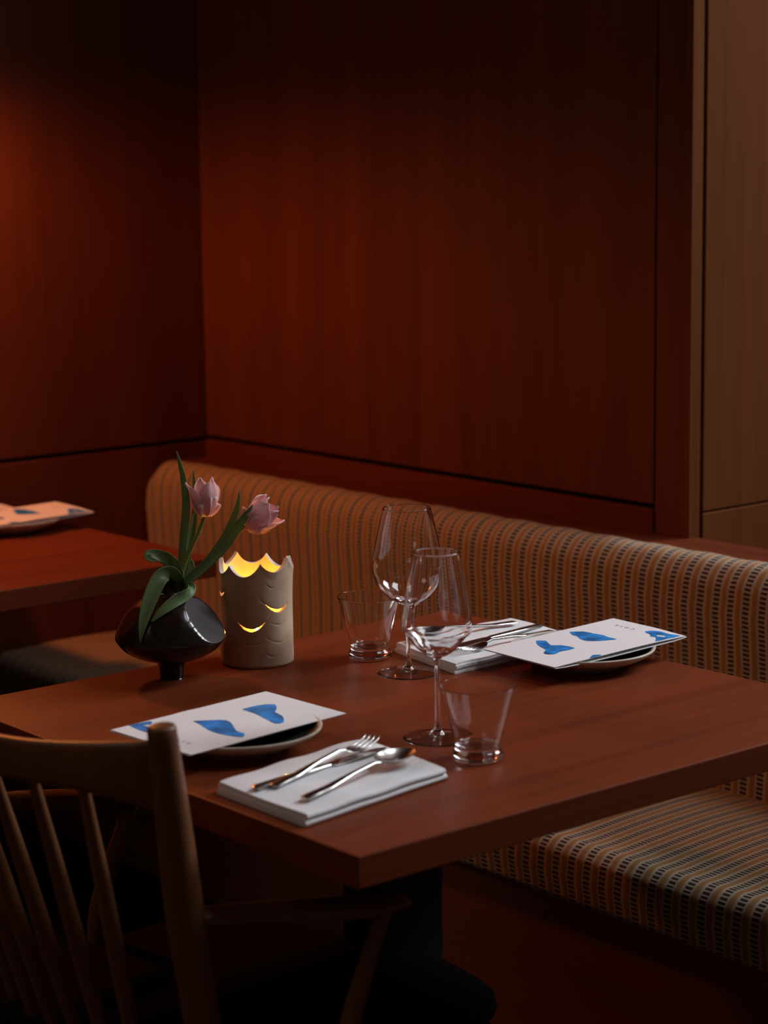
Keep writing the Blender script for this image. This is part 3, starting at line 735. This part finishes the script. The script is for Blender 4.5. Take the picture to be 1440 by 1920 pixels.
ribbon('leaf', [(334, 1118, 0.010, 12, 0), (352, 1090, 0.013, 20, 10), (388, 1058, 0.018, 21, 15), (422, 1022, 0.022, 25, 20), (448, 985, 0.026, 19, 15), (464, 962, 0.028, 11, 5), (474, 946, 0.028, 1, 0)], M['leaf'], t2)
ribbon('leaf', [(370, 1070, -0.002, 8, -10), (400, 1035, -0.002, 14, -25), (425, 1000, -0.002, 17, -20), (441, 965, 0.0, 14, 0), (447, 940, 0.0, 8, 0), (449, 918, 0.0, 1, 0)], M['leaf'], t2)
# drooping and curled leaves
ribbon('leaf', [(332, 1112, 0.000, 12, 0), (336, 1078, 0.004, 22, 20), (326, 1058, 0.006, 27, 15), (308, 1046, 0.010, 27, -10), (290, 1040, 0.016, 22, -20), (277, 1040, 0.024, 16, -25), (281, 1049, 0.030, 11, 30), (296, 1052, 0.030, 3, 10)], M['leaf'], t1)
ribbon('leaf', [(336, 1112, 0.006, 14, 0), (340, 1090, 0.016, 24, 35), (322, 1074, 0.030, 30, 25), (302, 1082, 0.044, 32, 5), (286, 1112, 0.056, 32, 0), (273, 1150, 0.066, 25, 0), (266, 1180, 0.072, 13, 0), (263, 1206, 0.074, 1, 0)], M['leaf'], t1)
ribbon('leaf', [(330, 1122, 0.010, 12, 0), (343, 1108, 0.018, 20, 30), (357, 1100, 0.028, 22, 55), (353, 1112, 0.042, 25, 35), (330, 1126, 0.054, 25, 10), (304, 1146, 0.064, 17, 0), (284, 1166, 0.068, 4, 0)], M['leaf'], t2)
ribbon('leaf', [(338, 1110, -0.012, 12, 0), (350, 1085, -0.020, 20, 0), (357, 1062, -0.026, 22, 20), (352, 1048, -0.034, 14, 60), (342, 1050, -0.040, 3, 60)], M['leaf'], t2)

# ------------------------------------------------------------------ chair in the foreground
ch = thing('armchair', (-0.455, 0.08, 0.0), 'wooden spindle back armchair in the foreground, pushed under the table', 'chair')
CX0, CX1 = -0.20, -0.71; CM = (CX0+CX1)/2
def mirror(p): return Vector((2*CM-p.x, p.y, p.z))
pt_, pm_, pb_ = onx(303, 1366, CX0), onx(348, 1722, CX0), onx(376, 1900, CX0)
low = Vector((CX0-0.0, pb_.y+0.03, 0.30)); flo = Vector((CX0, pb_.y-0.03, 0.0))
path = [pt_, pt_.lerp(pm_, 0.35), pm_, pb_, low, flo]; rad = [0.0150, 0.0175, 0.0205, 0.0190, 0.0175, 0.013]
sm = smoothpath([(p.x, p.y, p.z, r_) for p, r_ in zip(path, rad)], 6)
for mir in (0, 1):
    P_ = [Vector(p[:3]) for p in sm]; P_ = [mirror(p) for p in P_] if mir else P_
    bm = bmesh.new()
    # soft domed top
    d0 = (P_[0]-P_[1]).normalized(); P2 = [P_[0]+d0*0.004, P_[0]+d0*0.0025] + P_; R2 = [0.009, 0.0135] + [p[3] for p in sm]
    tube(bm, P2, R2, 20); obj('back_post', bm, M['chair'], ch, angle=50)
def railpt(s, dz=0.0):            # s 0..1 from right post to left post; curved towards the sitter's back
    x = CX0+(CX1-CX0)*s; bow = 0.088*math.sin(PI*s)**0.75; dip = -0.022*math.sin(PI*s)
    return Vector((x, pt_.y+0.012-bow, pt_.z-0.012+dip+dz))
bm = bmesh.new(); NR = 40; rings = []
for i in range(NR+1):
    s = i/NR; p = railpt(s); q0, q1 = railpt(max(0, s-0.01)), railpt(min(1, s+0.01)); tg = (q1-q0).normalized(); nr = Vector((-tg.y, tg.x, 0)).normalized()
    hgt = 0.046+0.040*(abs(2*s-1)**4.0); tk = 0.0095
    ring = []
    for (a_, b_) in ((-1, -0.9), (-1, 0), (-0.9, 0.0), (-0.6, 1.0), (0.6, 1.0), (1, 0.0), (1, 0), (1, -0.9), (0.5, -1.0), (-0.5, -1.0)):
        pass
    for k in range(16):
        a_ = 2*PI*k/16; ex = math.copysign(abs(math.cos(a_))**0.55, math.cos(a_)); ez = math.copysign(abs(math.sin(a_))**0.45, math.sin(a_))
        back = 0.12*(ez-1)*hgt/2
        ring.append(bm.verts.new(p + nr*(ex*tk) + Vector((0, -back*0.6, 0)) + Vector((0, 0, (ez-1)*hgt/2))))
    rings.append(ring)
for r0, r1 in zip(rings, rings[1:]):
    for k in range(16): bm.faces.new((r0[k], r0[(k+1) % 16], r1[(k+1) % 16], r1[k]))
bm.faces.new(rings[0][::-1]); bm.faces.new(rings[-1])
obj('top_rail', bm, M['chair'], ch, angle=60)
NSP = 6
for k in range(NSP):
    s = 0.5+(k-(NSP-1)/2)*0.128
    tp = railpt(s, -0.038) + Vector((0, 0.004, 0)); bt = Vector((CM+(tp.x-CM)*0.80, -0.035-0.02*math.sin(PI*s), 0.425))
    d_ = bt-tp; st = [(0, 0.0062), (0.1, 0.0068), (0.35, 0.0092), (0.6, 0.0100), (0.85, 0.0085), (1.0, 0.0068)]
    bm = bmesh.new(); pp = smoothpath([(*(tp+d_*t_), r_) for t_, r_ in st], 4)
    tube(bm, [Vector(p[:3]) for p in pp], [p[3] for p in pp], 14); obj('spindle', bm, M['chair'], ch, smooth=True)
# seat
bm = bmesh.new(); ring = []
seat_out = [(-0.245, -0.05), (-0.222, 0.10), (-0.21, 0.30), (-0.24, 0.40), (-0.455, 0.425), (-0.67, 0.40), (-0.70, 0.30), (-0.688, 0.10), (-0.665, -0.05), (-0.455, -0.07)]
so = smoothpath(seat_out+[seat_out[0]], 5)[:-1]
for z_, sc_ in ((0.408, 0.94), (0.412, 0.985), (0.425, 1.0), (0.436, 0.992), (0.440, 0.965)):
    ring.append([bm.verts.new((CM+(p[0]-CM)*sc_, 0.18+(p[1]-0.18)*sc_, z_)) for p in so])
for r0, r1 in zip(ring, ring[1:]):
    for k in range(len(so)): bm.faces.new((r0[k], r0[(k+1) % len(so)], r1[(k+1) % len(so)], r1[k]))
bm.faces.new(ring[0][::-1]); bm.faces.new(ring[-1]); obj('seat', bm, M['leather'], ch, angle=50)
# arms and front posts
af = onx(724, 1694, CX0)
for mir in (0, 1):
    mm = mirror if mir else (lambda p: p)
    a0 = pm_ + Vector((0, 0.004, 0)); pts = [a0, a0.lerp(af, 0.4)+Vector((0.012, 0, 0.004)), a0.lerp(af, 0.8)+Vector((0.014, 0, 0.003)), af+Vector((0.006, 0.018, 0.0))]
    pp = smoothpath([(*p, r_) for p, r_ in zip(pts, (0.009, 0.011, 0.012, 0.008))], 6); bm = bmesh.new()
    tube(bm, [mm(Vector(p[:3])) for p in pp], [p[3] for p in pp], 14, sx=2.0); obj('armrest', bm, M['chair'], ch, smooth=True)
    b1 = onx(660, 1905, CX0); foot = Vector((CX0, 0.35, 0.0))
    pts = [af, b1, Vector((CX0, b1.y-0.01, 0.425))]
    pp = smoothpath([(*p, r_) for p, r_ in zip(pts, (0.009, 0.012, 0.012))], 6); bm = bmesh.new()
    tube(bm, [mm(Vector(p[:3])) for p in pp], [p[3] for p in pp], 12); obj('arm_post', bm, M['chair'], ch, smooth=True)
    bm = bmesh.new(); tube(bm, [mm(Vector(p)) for p in ((CX0-0.045, 0.33, 0.41), (CX0-0.03, 0.345, 0.2), (CX0-0.015, 0.36, 0.0))], [0.016, 0.018, 0.012], 16); obj('leg', bm, M['chair'], ch, smooth=True)

# ------------------------------------------------------------------ setting of the neighbouring table
def neighbour(src, dx, dy, label):
    c = copy_tree(src); c.location.x += dx; c.location.y += dy; c['label'] = label; return c
neighbour(pR, -1.452, -0.020, 'dark plate with pale rim on the neighbouring table at left')
neighbour(mR, -1.440, -0.018, 'menu lit pinkish on the neighbouring table, cut by the left frame edge')
neighbour(nR, -1.455, -0.005, 'folded napkin on the neighbouring table, behind its menu')
